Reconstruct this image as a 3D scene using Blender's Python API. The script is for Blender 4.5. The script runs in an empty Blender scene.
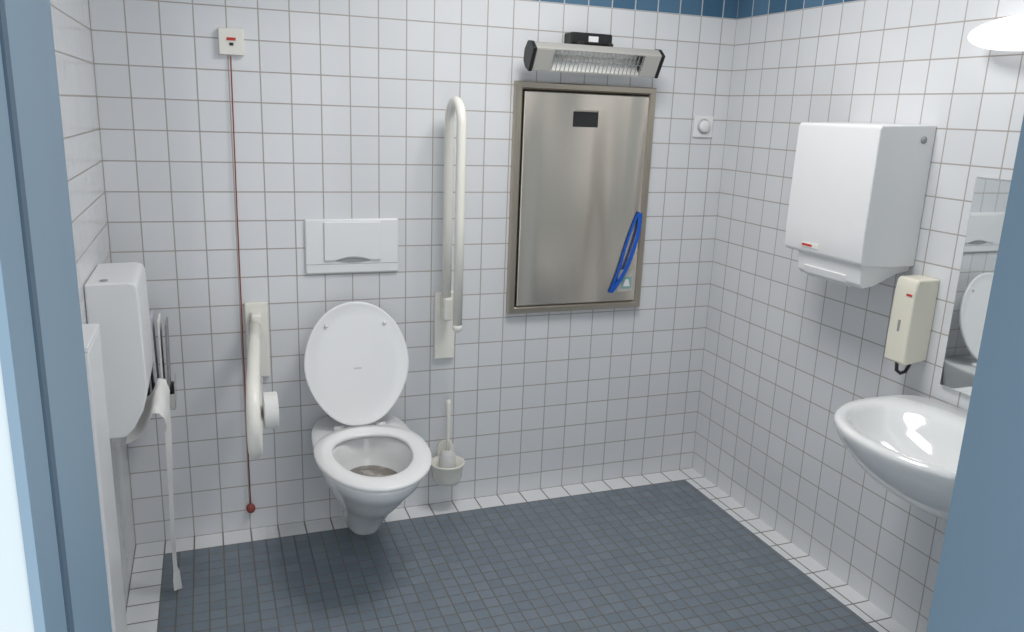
import bpy, math, random
from mathutils import Matrix, Vector
random.seed(3)
W=2.368; CH=2.5; YD=-2.3
COL=bpy.context.scene.collection
# ---------------- materials ----------------
def new_mat(name):
    m=bpy.data.materials.new(name);m.use_nodes=True
    return m,m.node_tree,m.node_tree.nodes['Principled BSDF']
def pmat(name,col,rough=.4,metal=0,noise=.03,nscale=12,coat=0,emis=None,es=0,bump=0,bscale=80,stretch=None,bdist=.001):
    m,nt,b=new_mat(name)
    tc=nt.nodes.new('ShaderNodeTexCoord');n=nt.nodes.new('ShaderNodeTexNoise');n.inputs['Scale'].default_value=nscale;n.inputs['Detail'].default_value=4
    src=tc.outputs['Object']
    if stretch:
        mp=nt.nodes.new('ShaderNodeMapping');mp.inputs['Scale'].default_value=stretch;nt.links.new(src,mp.inputs[0]);src=mp.outputs[0]
    nt.links.new(src,n.inputs['Vector'])
    mx=nt.nodes.new('ShaderNodeMix');mx.data_type='RGBA'
    c=list(col)
    mx.inputs['A'].default_value=[max(0,v*(1-noise)) for v in c]+[1];mx.inputs['B'].default_value=[min(1,v*(1+noise)) for v in c]+[1]
    nt.links.new(n.outputs['Fac'],mx.inputs['Factor']);nt.links.new(mx.outputs['Result'],b.inputs['Base Color'])
    b.inputs['Roughness'].default_value=rough;b.inputs['Metallic'].default_value=metal;b.inputs['Coat Weight'].default_value=coat
    if emis: b.inputs['Emission Color'].default_value=(*emis,1);b.inputs['Emission Strength'].default_value=es
    if bump:
        n2=nt.nodes.new('ShaderNodeTexNoise');n2.inputs['Scale'].default_value=bscale;nt.links.new(src,n2.inputs['Vector'])
        bp=nt.nodes.new('ShaderNodeBump');bp.inputs['Strength'].default_value=bump;bp.inputs['Distance'].default_value=bdist
        nt.links.new(n2.outputs['Fac'],bp.inputs['Height']);nt.links.new(bp.outputs[0],b.inputs['Normal'])
    return m
def N(nt,t,**k):
    n=nt.nodes.new(t)
    for a,v in k.items(): setattr(n,a,v)
    return n
def math_node(nt,op,a,b):
    n=N(nt,'ShaderNodeMath',operation=op)
    for i,v in enumerate((a,b)):
        if isinstance(v,(int,float)): n.inputs[i].default_value=v
        else: nt.links.new(v,n.inputs[i])
    return n.outputs[0]
def brick(nt,vec,s,c1,c2,mort,ms):
    br=N(nt,'ShaderNodeTexBrick');br.offset=0;br.squash=1
    br.inputs['Scale'].default_value=1;br.inputs['Brick Width'].default_value=s;br.inputs['Row Height'].default_value=s
    br.inputs['Mortar Size'].default_value=ms;br.inputs['Mortar Smooth'].default_value=.2
    br.inputs['Color1'].default_value=(*c1,1);br.inputs['Color2'].default_value=(*c2,1);br.inputs['Mortar'].default_value=(*mort,1)
    nt.links.new(vec,br.inputs['Vector']);return br
def finish(nt,b,col,fac,rt,rg,bumpd=.002,bs=.4):
    nt.links.new(col,b.inputs['Base Color'])
    r=N(nt,'ShaderNodeMapRange');r.inputs['To Min'].default_value=rt;r.inputs['To Max'].default_value=rg
    nt.links.new(fac,r.inputs['Value']);nt.links.new(r.outputs[0],b.inputs['Roughness'])
    inv=math_node(nt,'SUBTRACT',1.0,fac)
    bp=N(nt,'ShaderNodeBump');bp.inputs['Strength'].default_value=bs;bp.inputs['Distance'].default_value=bumpd
    nt.links.new(inv,bp.inputs['Height']);nt.links.new(bp.outputs[0],b.inputs['Normal'])
def mixc(nt,f,a,b_):
    m=N(nt,'ShaderNodeMix');m.data_type='RGBA';nt.links.new(f,m.inputs['Factor'])
    for k,v in(('A',a),('B',b_)):
        if isinstance(v,tuple): m.inputs[k].default_value=(*v,1)
        else: nt.links.new(v,m.inputs[k])
    return m.outputs['Result']
WT1=(.715,.728,.748);WT2=(.755,.768,.788);GR=(.42,.385,.36)
def wall_tiles(name,ax):
    m,nt,b=new_mat(name)
    tc=N(nt,'ShaderNodeTexCoord');sp=N(nt,'ShaderNodeSeparateXYZ');cm=N(nt,'ShaderNodeCombineXYZ')
    nt.links.new(tc.outputs['Object'],sp.inputs[0]);nt.links.new(sp.outputs[ax],cm.inputs[0])
    zz=math_node(nt,'ADD',sp.outputs[2],.02)
    nt.links.new(zz,cm.inputs[1])
    w=brick(nt,cm.outputs[0],.1,WT1,WT2,GR,.0023)
    bl=brick(nt,cm.outputs[0],.1,(.06,.14,.23),(.11,.21,.32),(.50,.52,.54),.0030)
    isb=math_node(nt,'GREATER_THAN',sp.outputs[2],1.98)
    up=math_node(nt,'GREATER_THAN',sp.outputs[2],2.18)
    c=mixc(nt,isb,w.outputs['Color'],bl.outputs['Color']);c=mixc(nt,up,c,(.78,.78,.78))
    fac=math_node(nt,'MULTIPLY',w.outputs['Fac'],math_node(nt,'SUBTRACT',1.0,up))
    finish(nt,b,c,fac,.15,.8,.0015,.3)
    return m
def floor_mat():
    m,nt,b=new_mat('floor_tiles')
    tc=N(nt,'ShaderNodeTexCoord');sp=N(nt,'ShaderNodeSeparateXYZ');nt.links.new(tc.outputs['Object'],sp.inputs[0])
    w=brick(nt,tc.outputs['Object'],.1,(.80,.81,.82),(.84,.85,.86),(.22,.20,.18),.003)
    bl=brick(nt,tc.outputs['Object'],.05,(.165,.208,.250),(.200,.243,.285),(.125,.115,.100),.0022)
    nz=N(nt,'ShaderNodeTexNoise');nz.inputs['Scale'].default_value=6;nz.inputs['Detail'].default_value=6;nt.links.new(tc.outputs['Object'],nz.inputs['Vector'])
    blc=mixc(nt,math_node(nt,'MULTIPLY',nz.outputs['Fac'],.3),bl.outputs['Color'],(.17,.19,.21))
    a=math_node(nt,'GREATER_THAN',sp.outputs[0],.1);c_=math_node(nt,'LESS_THAN',sp.outputs[0],W-.1);d=math_node(nt,'LESS_THAN',sp.outputs[1],-.1)
    ins=math_node(nt,'MULTIPLY',math_node(nt,'MULTIPLY',a,c_),d)
    col=mixc(nt,ins,w.outputs['Color'],blc)
    fm=N(nt,'ShaderNodeMix');nt.links.new(ins,fm.inputs[0]);nt.links.new(w.outputs['Fac'],fm.inputs[2]);nt.links.new(bl.outputs['Fac'],fm.inputs[3])
    finish(nt,b,col,fm.outputs[0],.27,.75,.0010,.3)
    return m
M_wx=wall_tiles('wall_tiles_across',0);M_wy=wall_tiles('wall_tiles_along',1);M_fl=floor_mat()
M_paint=pmat('white_paint',(.78,.78,.77),.7)
M_corr=pmat('pale_corridor_paint',(.48,.54,.565),.6)
M_jamb=pmat('blue_door_frame_paint',(.165,.25,.325),.45,noise=.05,nscale=3)
M_gask=pmat('dark_gasket',(.06,.105,.15),.6)
M_cer=pmat('white_ceramic',(.88,.89,.89),.10,noise=.01,coat=.5)
M_seat=pmat('white_seat_plastic',(.88,.88,.88),.22,noise=.01)
M_wpl=pmat('white_plastic',(.83,.835,.84),.3,noise=.015)
M_gry=pmat('grey_plastic',(.35,.36,.37),.4)
M_cream=pmat('cream_plastic',(.82,.79,.67),.32,noise=.02)
M_bar=pmat('cream_coated_tube',(.88,.86,.79),.35,noise=.015)
M_blk=pmat('black_plastic',(.015,.015,.016),.4)
M_red=pmat('red_plastic',(.6,.03,.03),.4)
M_cord=pmat('red_brown_cord',(.30,.07,.06),.7)
M_paper=pmat('tissue_paper',(.84,.835,.815),.9,bump=.5,bscale=60)
M_fr=pmat('steel_frame',(.52,.465,.39),.38,metal=1,noise=.05,nscale=8)
M_alu=pmat('satin_aluminium',(.60,.58,.54),.4,metal=.35,noise=.04)
M_refl=pmat('bright_reflector',(.97,.97,.95),.3,metal=.15,noise=.02)
M_chr=pmat('chrome',(.7,.7,.7),.15,metal=1)
M_blue=pmat('blue_webbing',(.01,.11,.55),.8,noise=.2,nscale=90,bump=.6,bscale=500)
M_green=pmat('green_print',(.25,.44,.42),.5)
M_mir=pmat('mirror_glass',(.84,.87,.87),.015,metal=1,noise=0)
M_lamp=pmat('opal_glass',(.9,.9,.88),.3,emis=(1,.98,.96),es=1.1)
M_tube=pmat('quartz_tube',(.75,.72,.68),.15,noise=.05)
def water():
    m,nt,b=new_mat('bowl_water');b.inputs['Roughness'].default_value=.06
    tc=N(nt,'ShaderNodeTexCoord');n=N(nt,'ShaderNodeTexNoise');n.inputs['Scale'].default_value=16;n.inputs['Detail'].default_value=5;nt.links.new(tc.outputs['Object'],n.inputs['Vector'])
    r=N(nt,'ShaderNodeMapRange');r.inputs['From Min'].default_value=.45;r.inputs['From Max'].default_value=.60;nt.links.new(n.outputs['Fac'],r.inputs['Value'])
    nt.links.new(mixc(nt,r.outputs[0],(.17,.125,.09),(.50,.47,.43)),b.inputs['Base Color']);return m
M_water=water()
def steel():
    m,nt,b=new_mat('brushed_steel')
    b.inputs['Metallic'].default_value=1;b.inputs['Roughness'].default_value=.27
    tc=N(nt,'ShaderNodeTexCoord')
    mp=N(nt,'ShaderNodeMapping');mp.inputs['Scale'].default_value=(90,1,1.2);nt.links.new(tc.outputs['Object'],mp.inputs[0])
    n1=N(nt,'ShaderNodeTexNoise');n1.inputs['Scale'].default_value=6;nt.links.new(mp.outputs[0],n1.inputs['Vector'])
    mp2=N(nt,'ShaderNodeMapping');mp2.inputs['Scale'].default_value=(3.0,1,.45);nt.links.new(tc.outputs['Object'],mp2.inputs[0])
    n2=N(nt,'ShaderNodeTexNoise');n2.inputs['Scale'].default_value=2.0;n2.inputs['Detail'].default_value=0;nt.links.new(mp2.outputs[0],n2.inputs['Vector'])
    c=mixc(nt,n1.outputs['Fac'],(.74,.67,.585),(.82,.75,.67));nt.links.new(c,b.inputs['Base Color'])
    b1=N(nt,'ShaderNodeBump');b1.inputs['Strength'].default_value=.07;b1.inputs['Distance'].default_value=.001;nt.links.new(n1.outputs['Fac'],b1.inputs['Height'])
    b2=N(nt,'ShaderNodeBump');b2.inputs['Strength'].default_value=1;b2.inputs['Distance'].default_value=.05;nt.links.new(n2.outputs['Fac'],b2.inputs['Height']);nt.links.new(b1.outputs[0],b2.inputs['Normal'])
    nt.links.new(b2.outputs[0],b.inputs['Normal'])
    return m
M_steel=steel()
# ---------------- mesh helpers ----------------
def mk(name,vs,fs,mat,parent=None,smooth=False,bevel=0,seg=3,sub=0,recentre=True,solid=0,label=None):
    vs=[Vector(v) for v in vs]
    c=sum(vs,Vector())/len(vs) if recentre else Vector()
    me=bpy.data.meshes.new(name);me.from_pydata([v-c for v in vs],[],fs);me.materials.append(mat)
    import bmesh
    bm=bmesh.new();bm.from_mesh(me);bmesh.ops.recalc_face_normals(bm,faces=bm.faces);bm.to_mesh(me);bm.free()
    if smooth or bevel:
        for p in me.polygons: p.use_smooth=True
    o=bpy.data.objects.new(name,me);COL.objects.link(o);o.location=c
    if parent: o.parent=parent;o.location=c-world_loc(parent)
    if solid: s=o.modifiers.new('s','SOLIDIFY');s.thickness=solid;s.offset=0
    if bevel:
        b=o.modifiers.new('b','BEVEL');b.width=bevel;b.segments=seg;b.limit_method='ANGLE';b.angle_limit=math.radians(35);b.harden_normals=False
        wn=o.modifiers.new('w','WEIGHTED_NORMAL')
    if sub: s=o.modifiers.new('u','SUBSURF');s.levels=sub;s.render_levels=sub
    if label:o['label']=label
    return o
def world_loc(o):
    l=Vector(o.location)
    while o.parent: o=o.parent;l+=Vector(o.location)
    return l
def thing(name,loc,label,cat,group=None):
    e=bpy.data.objects.new(name,None);COL.objects.link(e);e.location=loc;e.empty_display_size=.05
    e['label']=label;e['category']=cat
    if group:e['group']=group
    return e
def boxv(a,b):
    x0,y0,z0=a;x1,y1,z1=b
    return [(x0,y0,z0),(x1,y0,z0),(x1,y1,z0),(x0,y1,z0),(x0,y0,z1),(x1,y0,z1),(x1,y1,z1),(x0,y1,z1)]
BF=[(0,3,2,1),(4,5,6,7),(0,1,5,4),(1,2,6,5),(2,3,7,6),(3,0,4,7)]
def box(name,a,b,mat,parent=None,bevel=0,rot=None,**k):
    vs=[Vector(v) for v in boxv(a,b)]
    if rot:
        piv,ax,ang=rot;R=Matrix.Rotation(ang,3,ax);piv=Vector(piv);vs=[R@(v-piv)+piv for v in vs]
    return mk(name,vs,BF,mat,parent,bevel=bevel,**k)
def loft(name,rings,mat,parent=None,cap0=True,cap1=True,**k):
    n=len(rings[0]);vs=[v for r in rings for v in r];fs=[]
    for i in range(len(rings)-1):
        for j in range(n):
            fs.append((i*n+j,i*n+(j+1)%n,(i+1)*n+(j+1)%n,(i+1)*n+j))
    if cap0: fs.append(tuple(range(n))[::-1])
    if cap1: fs.append(tuple((len(rings)-1)*n+j for j in range(n)))
    return mk(name,vs,fs,mat,parent,smooth=k.pop('smooth',True),**k)
def prism(name,prof,f,mat,parent=None,**k):
    return loft(name,[[f(u,v,0) for u,v in prof],[f(u,v,1) for u,v in prof]],mat,parent,smooth=k.pop('smooth',False),**k)
def tube(name,pts,r,mat,parent=None,n=16,closed_ends=True,**k):
    pts=[Vector(p) for p in pts];rings=[]
    t=(pts[1]-pts[0]).normalized();ref=Vector((0,0,1)) if abs(t.z)<.9 else Vector((1,0,0));nn=t.cross(ref).normalized()
    for i,p in enumerate(pts):
        if i==0:t=(pts[1]-pts[0]).normalized()
        elif i==len(pts)-1:t=(pts[-1]-pts[-2]).normalized()
        else:t=((pts[i+1]-p).normalized()+(p-pts[i-1]).normalized()).normalized()
        nn=(nn-t*nn.dot(t)).normalized();bb=t.cross(nn)
        rr=r[i] if isinstance(r,(list,tuple)) else r
        rings.append([p+nn*math.cos(2*math.pi*j/n)*rr+bb*math.sin(2*math.pi*j/n)*rr for j in range(n)])
    return loft(name,rings,mat,parent,closed_ends,closed_ends,**k)
def capsule_path(a,b,r,k=4):
    a=Vector(a);b=Vector(b);d=(b-a).normalized();pts=[];rs=[]
    for i in range(k+1):
        th=math.pi/2*i/k;pts.append(a+d*(r*(1-math.cos(th))));rs.append(max(.0004,r*math.sin(th)))
    for i in range(k+1):
        th=math.pi/2*(1-i/k);pts.append(b-d*(r*(1-math.cos(th))));rs.append(max(.0004,r*math.sin(th)))
    return pts,rs
def catmull(rows,k=4):
    out=[];n=len(rows)
    for i in range(n-1):
        p0=rows[max(i-1,0)];p1=rows[i];p2=rows[i+1];p3=rows[min(i+2,n-1)]
        for j in range(k):
            t=j/k
            out.append(tuple(.5*((2*b)+(-a+c)*t+(2*a-5*b+4*c-d)*t*t+(-a+3*b-3*c+d)*t**3) for a,b,c,d in zip(p0,p1,p2,p3)))
    out.append(tuple(rows[-1]));return out
def struct(o):o['kind']='structure';return o
# ---------------- room ----------------
def sbox(n,a,b,m): return struct(box(n,a,b,m,recentre=False))
sbox('floor',(-.1,-3.9,-.1),(W+.1,.1,0),M_fl)
sbox('wall_back',(-.1,0,0),(W+.1,.12,CH),M_wx)
sbox('wall_left',(-.12,YD,0),(0,0,CH),M_wy)
sbox('wall_right',(W,YD,0),(W+.12,0,CH),M_wy)
sbox('ceiling',(-.12,-2.485,CH),(W+.12,.12,CH+.1),M_paint)
JL=.224;JR=1.133;YO=-2.508
sbox('wall_front_left',(-1.0,YO,0),(JL-.005,YD,CH),M_corr)
sbox('wall_front_right',(JR+.005,YO,0),(W+.12,YD,CH),M_corr)
sbox('wall_front_top',(JL-.005,YO,2.15),(JR+.005,YD,CH),M_corr)
def jamb(n,x,sx):
    prof=[(x,YD+.005),(x,YD-.14),(x-sx*.003,YD-.145),(x-sx*.003,YD-.153),(x,YD-.158),(x,YO-.001),(x-sx*.005,YO-.001),(x-sx*.005,YD),(x-sx*.06,YD),(x-sx*.06,YD+.005)]
    o=prism(n,prof,lambda u,v,s:(u,v,2.15*s),M_jamb);return struct(o)
jamb('trim_1',JL,1);jamb('trim_2',JR,-1)
struct(box('trim_3',(JL-.0035,YD-.155,0),(JL+.001,YD-.143,2.15),M_gask))
struct(box('trim_4',(JL,YO,2.10),(JR,YD+.005,2.15),M_jamb))
# ---------------- toilet ----------------
TX=.79
def sg(v,p): return math.copysign(abs(v)**p,v)
def oval(hw,yf,yb,z,yc=None,pb=1.0,pf=1.0,n=48,cx=TX):
    if yc is None: yc=yf+(yb-yf)*.55
    out=[]
    for i in range(n):
        a=2*math.pi*i/n;c=math.cos(a);s=math.sin(a)
        if s>=0: out.append((cx+hw*sg(c,pb),yc+(yb-yc)*sg(s,pb),z))
        else: out.append((cx+hw*sg(c,pf),yc+(yc-yf)*sg(s,pf),z))
    return out
t=thing('toilet',(TX,0,0),'white wall-hung ceramic toilet with its lid raised','toilet')
outer=[(.060,-.318,.085),(.064,-.325,.088),(.082,-.385,.15),(.100,-.455,.21),(.124,-.535,.27),(.151,-.612,.335),(.172,-.678,.39),(.182,-.70,.425),(.178,-.697,.437)]
outer=catmull(outer,4)
rings=[oval(hw,yf,-.003,z,yc=yf*.55,pb=.6,pf=.8+.2*min(1,(z-.085)/.15)) for hw,yf,z in outer]
rings+=[oval(hw,yf,yb,z,yc=-.44) for hw,yf,yb,z in [(.138,-.645,-.24,.437),(.131,-.635,-.25,.425),(.125,-.62,-.26,.37),(.112,-.595,-.275,.325),(.075,-.53,-.32,.28),(.045,-.48,-.36,.27)]]
loft('bowl',rings,M_cer,t,cap0=True,cap1=True)
loft('water',[oval(.113,-.597,-.273,.333,yc=-.44),oval(.113,-.597,-.273,.3335,yc=-.44)],M_water,t,label='shallow brownish stained water')
so=[(.186,-.708,-.205,.441),(.192,-.716,-.198,.446),(.192,-.716,-.198,.453),(.188,-.711,-.202,.458),(.160,-.675,-.232,.461),(.136,-.635,-.268,.458),(.130,-.624,-.278,.453),(.130,-.624,-.278,.447),(.133,-.628,-.275,.441)]
rr=[oval(hw,yf,yb,z,yc=-.42,pb=.85) for hw,yf,yb,z in so];rr.append(rr[0])
loft('seat',rr,M_seat,t,cap0=False,cap1=False)
hp=Vector((TX,-.195,.456));dv=Vector((0,.10,.44)).normalized();nv=Vector((0,-dv.z,dv.y))
def lidring(ins,off,n=56):
    out=[];L=.452;vc=.22
    for i in range(n):
        a=2*math.pi*i/n;c=math.cos(a);s=math.sin(a)
        u=(.190-ins)*(sg(c,.97) if s>=0 else sg(c,.80)*(1-.25*abs(s)**1.3))
        v=vc+((L-vc-ins)*s if s>=0 else (vc-ins)*sg(s,.88))
        out.append(hp+Vector((u,0,0))+dv*v+nv*off)
    return out
lid=loft('lid',[lidring(.02,-.014),lidring(.003,-.010),lidring(0,-.004),lidring(.001,.003),lidring(.005,.005),lidring(.011,.002),lidring(.05,.0),lidring(.12,.0)],M_seat,t)
for sx in(-1,1):
    c=hp+Vector((sx*.105,0,0))+dv*.37
    tube('buffer',[c+nv*.0,c+nv*.008,c+nv*.010],[.008,.007,.003],M_wpl,t)
    c=hp+Vector((sx*.075,.016,-.010))
    tube('hinge',[c+Vector((-.018,0,0)),c+Vector((.018,0,0))],.010,M_seat,t)
c=hp+dv*.21+nv*.001
mk('emblem',[c+Vector((x,0,0))+dv*y for x,y in((-.014,-.003),(.014,-.003),(.014,.003),(-.014,.003))],[(0,1,2,3)],pmat('faint_grey_print',(.62,.63,.64),.4),t,label='small faint grey print')
# ---------------- flush plate ----------------
t=thing('flush_plate',(.80,0,.98),'white plastic flush plate on the tiles above the toilet','flush plate')
box('plate',(.63,-.014,.985),(.97,0,1.185),M_wpl,t,bevel=.008)
xs=[.735+.13*i/14 for i in range(15)]
prof=[(.697,1.035)]+[(x,1.035+.013*math.sin(math.pi*(x-.735)/.13)) for x in xs]+[(.903,1.035),(.903,1.174),(.697,1.174)]
prism('button',prof,lambda u,v,s:(u,-.012-.010*s,v),M_wpl,t,bevel=.002)
g=[(x,1.032+.011*math.sin(math.pi*(x-.735)/.13)) for x in xs]+[(x,1.030-.006*math.sin(math.pi*(x-.735)/.13)) for x in xs[::-1][1:-1]]
prism('finger_notch',g,lambda u,v,s:(u,-.0135-.0015*s,v),M_gry,t,label='grey curved finger notch')
box('seam',(.632,-.0150,1.020),(.968,-.0135,1.0215),M_gry,t)
# ---------------- alarm ----------------
t=thing('alarm_box',(.41,0,1.73),'white square emergency call box with red button on the tiles','alarm box')
box('housing',(.372,-.022,1.728),(.452,0,1.812),M_bar,t,bevel=.004)
box('call_button',(.398,-.025,1.774),(.426,-.02,1.783),M_red,t,bevel=.001)
box('display',(.406,-.0245,1.758),(.418,-.02,1.767),M_blk,t)
t=thing('pull_cord',(.404,-.014,.085),'thin red-brown emergency pull cord hanging near the floor','pull cord')
tube('cord',[(.408,-.016,1.727),(.405,-.016,1.2),(.404,-.016,.6),(.404,-.016,.11)],.0022,M_cord,t,n=8)
p,r=capsule_path((.404,-.018,.075),(.404,-.018,.112),.0165)
tube('knob',p,r,M_cord,t)
# ---------------- grab bars ----------------
def arc(c,a0,a1,r,f,n=12): return [f(c[0]+r*math.cos(a0+(a1-a0)*i/n),c[1]+r*math.sin(a0+(a1-a0)*i/n)) for i in range(n+1)]
t=thing('grab_bar',(.453,0,.61),'cream tubular grab bar folded down beside the toilet','grab bar')
box('wall_plate',(.414,-.02,.61),(.494,0,.89),M_bar,t,bevel=.006)
box('hinge',(.432,-.075,.775),(.47,-.015,.86),M_bar,t,bevel=.01)
fx=lambda y:.45+(.052)*(y/.8)
F=lambda y,z:(fx(y),y,z)
pts=[F(-.03,.822),F(-.3,.822),F(-.55,.822)]+arc((-.72,.727),math.pi/2,math.pi*1.5,.095,F,16)+[F(-.5,.632),F(-.3,.632),F(-.12,.632)]
tube('tube',pts,.0185,M_bar,t)
p,r=capsule_path(F(-.14,.632),F(-.10,.632),.0195);tube('end_cap',p,r,M_bar,t)
RY=-.47
t2=thing('toilet_roll',(.46,RY,.60),'white toilet paper roll tucked beside the folded-down grab bar','toilet paper')
ring=lambda x,r:[(x,RY+r*math.cos(2*math.pi*i/40),.650+r*math.sin(2*math.pi*i/40)) for i in range(40)]
a0,a1=.4405,.484
loft('paper',[ring(a0,.02),ring(a0,.054),ring(a0+.003,.058),ring(a1-.003,.058),ring(a1,.054),ring(a1,.02),ring(a0,.02)],M_paper,t2,cap0=False,cap1=False,bevel=.001)
loft('core',[ring(a0-.0003,.017),ring(a0-.0003,.02),ring(a1+.0005,.02),ring(a1+.0005,.017),ring(a0-.0003,.017)],pmat('cardboard',(.45,.36,.26),.9),t2,cap0=False,cap1=False)
t=thing('grab_bar',(1.15,0,.63),'cream tubular grab bar folded up against the wall','grab bar')
box('wall_plate',(1.112,-.02,.63),(1.194,0,.90),M_bar,t,bevel=.006)
box('hinge',(1.130,-.085,.80),(1.166,-.015,.89),M_bar,t,bevel=.01)
X=1.145;F=lambda y,z:(X,y,z)
pts=[F(-.06,.85),F(-.06,1.2)]+arc((-.135,1.535),0,math.pi,.075,F,16)+[F(-.21,1.2),F(-.21,.82)]
tube('tube',pts,.0172,M_bar,t)
p,r=capsule_path(F(-.21,.83),F(-.21,.79),.018);tube('end_cap',p,r,M_bar,t)
# ---------------- toilet brush ----------------
bx,by=1.155,-.080
t=thing('toilet_brush_holder',(bx,0,.13),'white wall-mounted toilet brush holder','brush holder')
def circ(r,z,cx=bx,cy=by,n=32): return [(cx+r*math.cos(2*math.pi*i/n),cy+r*math.sin(2*math.pi*i/n),z) for i in range(n)]
loft('cup',[circ(.035,.130),circ(.050,.135),circ(.058,.155),circ(.063,.205),circ(.069,.213),circ(.069,.219),circ(.063,.219),circ(.056,.17),circ(.03,.150)],M_bar,t)
bp=[(-.035,.15),(.035,.15),(.035,.245)]+[(.035*math.cos(a),.245+.035*math.sin(a)) for a in [math.pi*i/10 for i in range(1,10)]]+[(-.035,.245)]
prism('back_plate',bp,lambda u,v,s:(bx+.012+u,-.010*s,v),M_bar,t,bevel=.003)
box('arm',(bx-.02,-.024,.155),(bx+.02,-.008,.19),M_bar,t,bevel=.003)
t=thing('toilet_brush',(bx,by,.15),'white toilet brush standing upright in its holder','toilet brush')
tube('brush_head',[(bx,by,.152),(bx,by,.165),(bx,by,.21),(bx,by,.255),(bx,by,.268)],[.02,.034,.036,.030,.012],pmat('grey_white_bristles',(.66,.66,.64),.9,bump=1,bscale=300,noise=.2,nscale=200),t)
tube('handle',[(bx,by,.26),(bx,by,.31),(bx,by,.40),(bx,by,.465),(bx,by,.48)],[.009,.0075,.008,.011,.007],M_bar,t)
# ---------------- changing station ----------------
t=thing('baby_changing_station',(1.71,0,.80),'closed brushed stainless steel wall changing station in a frame','changing station')
x0,x1,z0,z1=1.41,2.005,.80,1.695
b=.028
def fring(i,y): return [(x0+i,y,z0+i),(x1-i,y,z0+i),(x1-i,y,z1-i),(x0+i,y,z1-i)]
loft('frame',[fring(0,-.001),fring(0,-.028),fring(.004,-.032),fring(b-.006,-.032),fring(b,-.026),fring(b,-.001)],M_fr,t,cap0=False,cap1=False,smooth=False)
box('backing',(x0+.01,-.012,z0+.01),(x1-.01,-.002,z1-.01),M_blk,t)
box('door',(x0+b+.004,-.035,z0+b+.004),(x1-b-.004,-.013,z1-b-.007),M_steel,t,bevel=.004)
box('handle_slot',(1.645,-.0365,1.535),(1.752,-.034,1.592),M_blk,t,bevel=.0008,label='black recessed handle slot')
box('slot_lip',(1.645,-.042,1.592),(1.752,-.034,1.598),M_fr,t,bevel=.001)
box('sticker',(1.888,-.0368,.872),(1.958,-.0348,.965),M_alu,t)
box('symbol',(1.905,-.0375,.885),(1.952,-.0366,.935),M_green,t,label='pale green pictogram print')
mk('figure',[(1.929+u,-.038,.895+v) for u,v in((-.016,0),(.016,0),(.007,.030),(-.007,.030))],[(0,1,2,3)],M_wpl,t)
t=thing('strap',(1.93,-.04,.88),'bright blue webbing strap loop hanging out of the changing station','strap')
def ribbon(name,pts,w,mat,parent,wd=None,solid=.0012):
    vs=[];fs=[]
    for i,p in enumerate(pts):
        p=Vector(p);q=Vector(pts[min(i+1,len(pts)-1)])-Vector(pts[max(i-1,0)])
        side=Vector(wd) if wd else q.cross(Vector((0,1,0))).normalized()
        ww=w[i] if isinstance(w,(list,tuple)) else w
        vs+= [p-side*ww/2,p+side*ww/2]
    for i in range(len(pts)-1): fs.append((2*i,2*i+1,2*i+3,2*i+2))
    return mk(name,vs,fs,mat,parent,smooth=False,solid=solid)
ribbon('webbing',catmull([(1.960,-.041,1.205),(1.936,-.043,1.15),(1.910,-.046,1.07),(1.890,-.047,.99),(1.868,-.045,.92),(1.850,-.042,.872)],3),.010,M_blue,t)
ribbon('webbing',catmull([(1.966,-.043,1.20),(1.962,-.048,1.13),(1.944,-.053,1.06),(1.920,-.055,.99),(1.890,-.050,.925),(1.856,-.044,.874)],3),.017,M_blue,t)
# ---------------- heater ----------------
t=thing('infrared_heater',(1.70,0,1.76),'silver infrared quartz heater with black end caps','heater')
cy,cz=-.115,1.785
HS=.80
def hp2(u,v):
    a=math.radians(-30);u*=HS;v*=HS;y=-(u*math.cos(a)-v*math.sin(a));z=u*math.sin(a)+v*math.cos(a)
    return (cy+y,cz+z)
shell=[(.045,.055),(.0,.062),(-.035,.045),(-.05,.0),(-.035,-.045),(.0,-.062),(.045,-.055),(.045,-.049),(.0,-.054),(-.030,-.038),(-.042,0),(-.030,.038),(.0,.054),(.045,.049)]
HA,HB=1.430,1.936
prism('housing',shell,lambda u,v,s:(HA+(HB-HA)*s,)+hp2(u,v),M_alu,t,bevel=.001)
endp=[(.050,.058),(.0,.065),(-.038,.048),(-.053,0),(-.038,-.048),(.0,-.065),(.050,-.058)]
for xa in(HA-.014,HB):
    prism('end_cap',endp,lambda u,v,s,xa=xa:(xa+.014*s,)+hp2(u,v),M_blk,t,bevel=.004)
RA,RB=1.500,1.868
for xa,xb in((HA+.002,RA),(RB,HB-.002)):
    prism('bezel_panel',[(.040,.050),(.047,.050),(.047,-.050),(.040,-.050)],lambda u,v,s,xa=xa,xb=xb:(xa+(xb-xa)*s,)+hp2(u,v),M_alu,t)
refl=[(.042,.047),(.01,.040),(-.015,.022),(-.025,0),(-.015,-.022),(.01,-.040),(.042,-.047),(.040,-.050),(.008,-.043),(-.02,-.024),(-.030,0),(-.02,.024),(.008,.043),(.040,.050)]
prism('reflector',refl,lambda u,v,s:(RA+(RB-RA)*s,)+hp2(u,v),M_refl,t)
tube('quartz_element',[(RA-.01,)+hp2(.008,0),(RB+.01,)+hp2(.008,0)],.007,M_tube,t)
vs=[];fs=[]
def addbar(u0,v0,u1,v1,xa,xb):
    k=len(vs)
    for x in(xa,xb):
        for u,v in((u0,v0),(u1,v0),(u1,v1),(u0,v1)): vs.append((x,)+hp2(u,v))
    fs.extend([(k,k+1,k+2,k+3),(k+4,k+5,k+6,k+7),(k,k+1,k+5,k+4),(k+1,k+2,k+6,k+5),(k+2,k+3,k+7,k+6),(k+3,k,k+4,k+7)])
for i in range(22):
    x=RA+.005+(RB-RA-.01)*i/21;addbar(.042,-.048,.045,.048,x-.0012,x+.0012)
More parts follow.
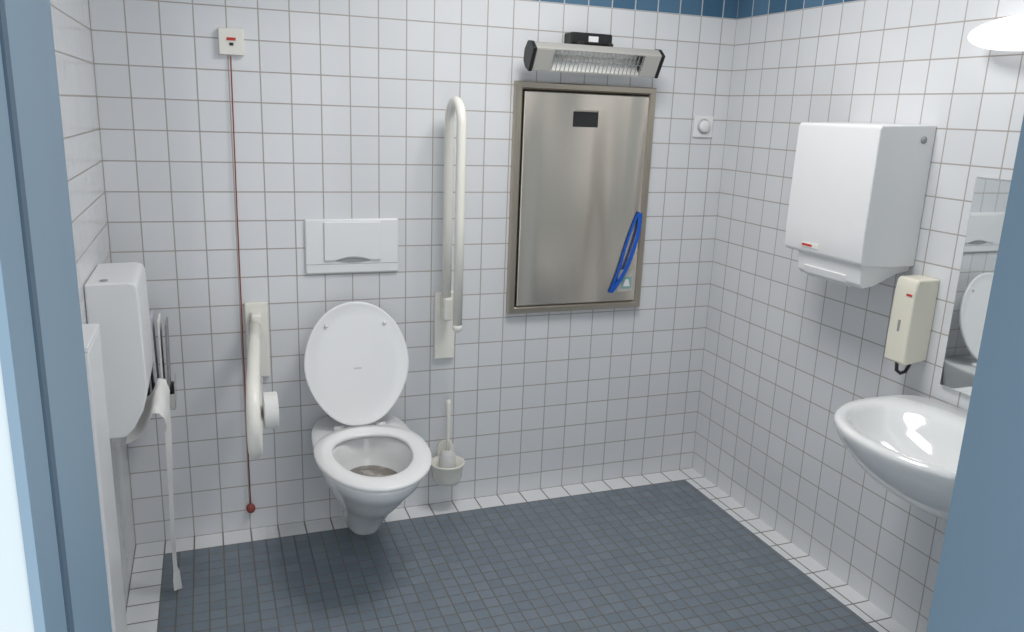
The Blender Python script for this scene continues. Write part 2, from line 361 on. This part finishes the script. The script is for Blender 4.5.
addbar(.043,-.0012,.045,.0012,RA+.001,RB-.001)
mk('guard_grille',vs,fs,M_gry,t)
box('mounting_box',(1.605,-.07,1.835),(1.775,0,1.878),M_blk,t,bevel=.006)
box('rating_label',(1.675,-.0715,1.846),(1.715,-.069,1.866),M_wpl,t)
for x in(1.63,1.75): box('bracket',(x-.01,-.11,1.820),(x+.01,-.03,1.842),M_blk,t,bevel=.003)
# ---------------- wall switch ----------------
t=thing('wall_switch',(2.252,0,1.51),'white square wall switch with round dial on the tiles','switch')
box('plate',(2.207,-.010,1.508),(2.297,0,1.596),M_wpl,t,bevel=.004)
tube('dial_rim',[(2.252,-.0095,1.553),(2.252,-.013,1.553)],[.031,.030],pmat('light_grey_plastic',(.50,.50,.49),.4),t,n=32)
tube('dial',[(2.252,-.009,1.553),(2.252,-.022,1.553),(2.252,-.026,1.553)],[.025,.024,.020],M_wpl,t,n=32)
# ---------------- paper dispenser on left wall ----------------
t=thing('tissue_dispenser',(0,-.50,.67),'tall white toilet paper dispenser on the tiled wall','paper dispenser')
prof=[(0.001,1.108),(.104,1.110),(.121,1.105),(.128,1.090),(.132,.86),(.131,.800),(.118,.750),(.092,.70),(.07,.675),(0.001,.675)]
prism('body',prof,lambda u,v,s:(u,-.650+.300*s,v),M_wpl,t,bevel=.006)
tube('lock',[(.045,-.615,1.107),(.045,-.615,1.112)],.010,M_gry,t)
t=thing('paper_strip',(.16,-.38,0),'long strip of white toilet paper hanging down to the floor','toilet paper')
pth=[(.066,.655),(.100,.672),(.124,.705),(.140,.742),(.158,.735),(.168,.70),(.166,.65),(.160,.59),(.156,.40),(.152,.25),(.150,.14),(.150,.09),(.152,.070),(.155,.020)]
ws=[.28,.29,.30,.30,.29,.24,.16,.060,.040,.036,.034,.034,.060,.070]
cyy=[-.50,-.50,-.50,-.50,-.49,-.47,-.44,-.40,-.385,-.375,-.37,-.37,-.375,-.38]
vs=[];fs=[];K=9
for i,((x,z),w,c) in enumerate(zip(pth,ws,cyy)):
    for j in range(K):
        s=j/(K-1)-.5;vs.append((x+.003*math.sin(s*9+i*.7)*(3<i<8)+(s*w*.30 if i>6 else 0),c+s*w,max(.002,z+.003*math.sin(s*14)*(i<8)+(-s*.038 if i>=13 else 0))))
for i in range(len(pth)-1):
    for j in range(K-1): fs.append((i*K+j,i*K+j+1,(i+1)*K+j+1,(i+1)*K+j))
mk('paper',vs,fs,M_paper,t,smooth=True)
# ---------------- hygiene bag holder ----------------
t=thing('hygiene_bag_holder',(0,-.18,.60),'small steel hygiene bag holder on the tiled wall','bag holder')
box('wall_bracket',(.0,-.24,.60),(.004,-.11,.80),M_chr,t)
box('tray',(.0,-.24,.596),(.178,-.11,.600),M_chr,t)
box('front_plate',(.178,-.24,.60),(.180,-.11,.68),M_chr,t)
box('side_plate',(.004,-.243,.60),(.178,-.240,.65),M_alu,t)
box('side_plate',(.004,-.110,.60),(.178,-.107,.65),M_alu,t)
M_bag=pmat('printed_paper_bag',(.60,.62,.66),.6,noise=.3,nscale=40)
M_bag2=pmat('dark_printed_bag',(.30,.30,.32),.6,noise=.4,nscale=50)
for i in range(8):
    xx=.045+.0165*i
    b_=thing('hygiene_bag',(xx,-.175,.602),'folded paper hygiene bag standing in the steel holder','paper bag','hygiene bags in the holder')
    box('bag',(xx-.003,-.232,.603),(xx+.003,-.118,.865+.014*((i*3)%4)),[M_paper,M_bag,M_bag2][(i*2)%3],b_,rot=((xx,-.175,.603),'Y',(i-6)*.018),bevel=.001)
# ---------------- flat bin ----------------
t=thing('waste_bin',(.022,-.86,0),'flat narrow white metal waste bin standing against the tiled wall','waste bin')
box('body',(.002,-.975,.0),(.043,-.76,1.018),M_wpl,t,bevel=.003)
box('lid',(.002,-.975,1.019),(.043,-.76,1.032),M_wpl,t,bevel=.003)
# ---------------- towel dispenser ----------------
t=thing('towel_dispenser',(W,-.89,1.14),'large white plastic paper towel dispenser on the tiles','towel dispenser')
ya,yb=-.71,-1.065
def tdring(y,ins=0):
    pr=[(.002,1.160+ins),(.10,1.158+ins),(.207-ins,1.166+ins),(.217-ins,1.180+ins),(.219-ins,1.25),(.215-ins,1.572-ins),(.209-ins,1.583-ins),(.002,1.590-ins)]
    return [(W-d,y,z) for d,z in pr]
loft('cover',[tdring(ya,.003),tdring(ya-.003,0),tdring(yb+.003,0),tdring(yb,.003)],M_wpl,t,smooth=False,bevel=.003)
prism('base_housing',[(.002,1.162),(.002,1.142),(.05,1.135),(.14,1.098),(.180,1.092),(.193,1.105),(.199,1.166)],lambda u,v,s:(W-u,-.765-.285*s,v),M_wpl,t,bevel=.004)
prism('paper_outlet',[(.08,1.115),(.14,1.090),(.176,1.086),(.195,1.100),(.200,1.125),(.10,1.125)],lambda u,v,s:(W-u,-.80-.19*s,v),M_wpl,t,bevel=.003,label='white paper outlet lip')
tube('lock',[(W-.045,yb+.001,1.545),(W-.045,yb-.003,1.545)],.011,M_gry,t,label='grey round lock')
box('red_mark',(W-.2200,-.880,1.188),(W-.2150,-.800,1.202),M_bar,t,label='small white label print')
box('red_mark',(W-.2207,-.850,1.191),(W-.2190,-.803,1.198),M_red,t,label='small red logo print')
# ---------------- soap dispenser ----------------
t=thing('soap_dispenser',(W,-1.13,.87),'cream plastic soap dispenser on the tiles beside the mirror','soap dispenser')
def sr(y,i=0):
    return [(W-d,y,z) for d,z in [(.002,.885),(.085-i,.872+i),(.094-i,.88),(.095-i,.95),(.092-i,1.10),(.088-i,1.130-i),(.080-i,1.139-i),(.002,1.140-i)]]
loft('body',[sr(-1.088,.004),sr(-1.092),sr(-1.163),sr(-1.167,.004)],M_cream,t,smooth=False,bevel=.003)
tube('nozzle',[(W-.035,-1.135,.885),(W-.032,-1.135,.862),(W-.045,-1.135,.842),(W-.065,-1.135,.838),(W-.082,-1.135,.850),(W-.085,-1.135,.878)],.0055,M_blk,t)
box('red_mark',(W-.0945,-1.158,1.088),(W-.0900,-1.138,1.094),M_red,t)
box('window',(W-.0975,-1.132,.975),(W-.093,-1.126,1.01),M_gry,t)
# ---------------- mirror ----------------
t=thing('mirror',(W,-1.5,.83),'rectangular frameless wall mirror above the sink','mirror')
box('backing',(W-.006,-1.835,.829),(W,-1.234,1.451),M_gry,t)
box('glass',(W-.012,-1.832,.831),(W-.006,-1.236,1.449),M_mir,t,bevel=.002)
# ---------------- sink ----------------
SY=-1.455
t=thing('sink',(W,SY,.56),'white ceramic wall-mounted washbasin with rounded front','sink')
def sring(hw,xf,z,p=.9,xb=W-.002,pb=.45,xc=None,n=56,sy=SY):
    if xc is None:xc=xb-.20
    out=[]
    for i in range(n):
        a=2*math.pi*i/n;c=math.cos(a);s=math.sin(a)
        if s>=0: out.append((xc+(xb-xc)*sg(s,pb),sy+hw*sg(c,pb),z))
        else: out.append((xc+(xc-xf)*sg(s,p),sy+hw*sg(c,p),z))
    return out
O=catmull([(.08,2.14,.562),(.13,2.09,.572),(.185,2.025,.607),(.232,1.965,.655),(.268,1.920,.705),(.286,1.898,.738),(.293,1.889,.760),(.293,1.889,.774),(.284,1.899,.783)],3)
R=[sring(*o) for o in O]+[
   sring(.258,1.925,.777,xb=W-.10,pb=.8,xc=2.15),sring(.245,1.935,.762,xb=W-.12,pb=.8,xc=2.14),sring(.218,1.96,.725,xb=W-.135,pb=.9,xc=2.12),sring(.17,2.00,.685,xb=W-.16,pb=1,xc=2.11),sring(.09,2.06,.660,xb=W-.2,pb=1,xc=2.11),sring(.02,2.10,.655,xb=2.14,pb=1,xc=2.12)]
loft('basin',R,M_cer,t)
tube('drain',[(2.12,SY,.654),(2.12,SY,.660)],.022,M_chr,t)
# ---------------- wall lamp ----------------
LY=-1.465;LZ=1.828
t=thing('wall_lamp',(W,LY,LZ),'glowing white opal glass wall lamp above the mirror','lamp')
box('base',(W-.022,LY-.22,LZ-.028),(W,LY+.20,LZ+.028),M_wpl,t,bevel=.008)
n=24;rings=[]
for i in range(25):
    s=-math.cos(math.pi*i/24);k=max(.0004,(1-abs(s)**3))**.5
    rings.append([(W-.064+.045*k*math.cos(2*math.pi*j/n),LY+.285*s,LZ+.048*k*math.sin(2*math.pi*j/n)) for j in range(n)])
loft('lamp_shade',rings,M_lamp,t)
# ---------------- lights ----------------
def area(name,loc,size,power,col,rot=(0,0,0),sy=None):
    l=bpy.data.lights.new(name,'AREA');l.energy=power;l.size=size;l.color=col
    if sy:l.shape='RECTANGLE';l.size_y=sy
    o=bpy.data.objects.new(name,l);COL.objects.link(o);o.location=loc;o.rotation_euler=rot
    o['label']='soft light under the ceiling';o['category']='light';return o
area('ceiling_light',(1.35,-1.05,CH-.02),.6,20.5,(1,.985,.965))
w=bpy.data.worlds.new('world');bpy.context.scene.world=w;w.use_nodes=True
bg=w.node_tree.nodes['Background'];bg.inputs[0].default_value=(.93,.965,1,1);bg.inputs[1].default_value=1.85
# ---------------- camera ----------------
yaw,pitch,roll=.36598,-.24848,.03802
f=Vector((math.sin(yaw)*math.cos(pitch),math.cos(yaw)*math.cos(pitch),math.sin(pitch)))
r=Vector((math.cos(yaw),-math.sin(yaw),0));u=r.cross(f)
r2=r*math.cos(roll)+u*math.sin(roll);u2=-r*math.sin(roll)+u*math.cos(roll)
cd=bpy.data.cameras.new('camera');co=bpy.data.objects.new('camera',cd);COL.objects.link(co)
co.matrix_world=Matrix(((r2.x,u2.x,-f.x,.31486),(r2.y,u2.y,-f.y,-2.93044),(r2.z,u2.z,-f.z,1.58011),(0,0,0,1)))
cd.sensor_width=36;cd.lens=802.05*36/1024;cd.clip_start=.02
bpy.context.scene.camera=co
bpy.context.scene.view_settings.view_transform='Standard'
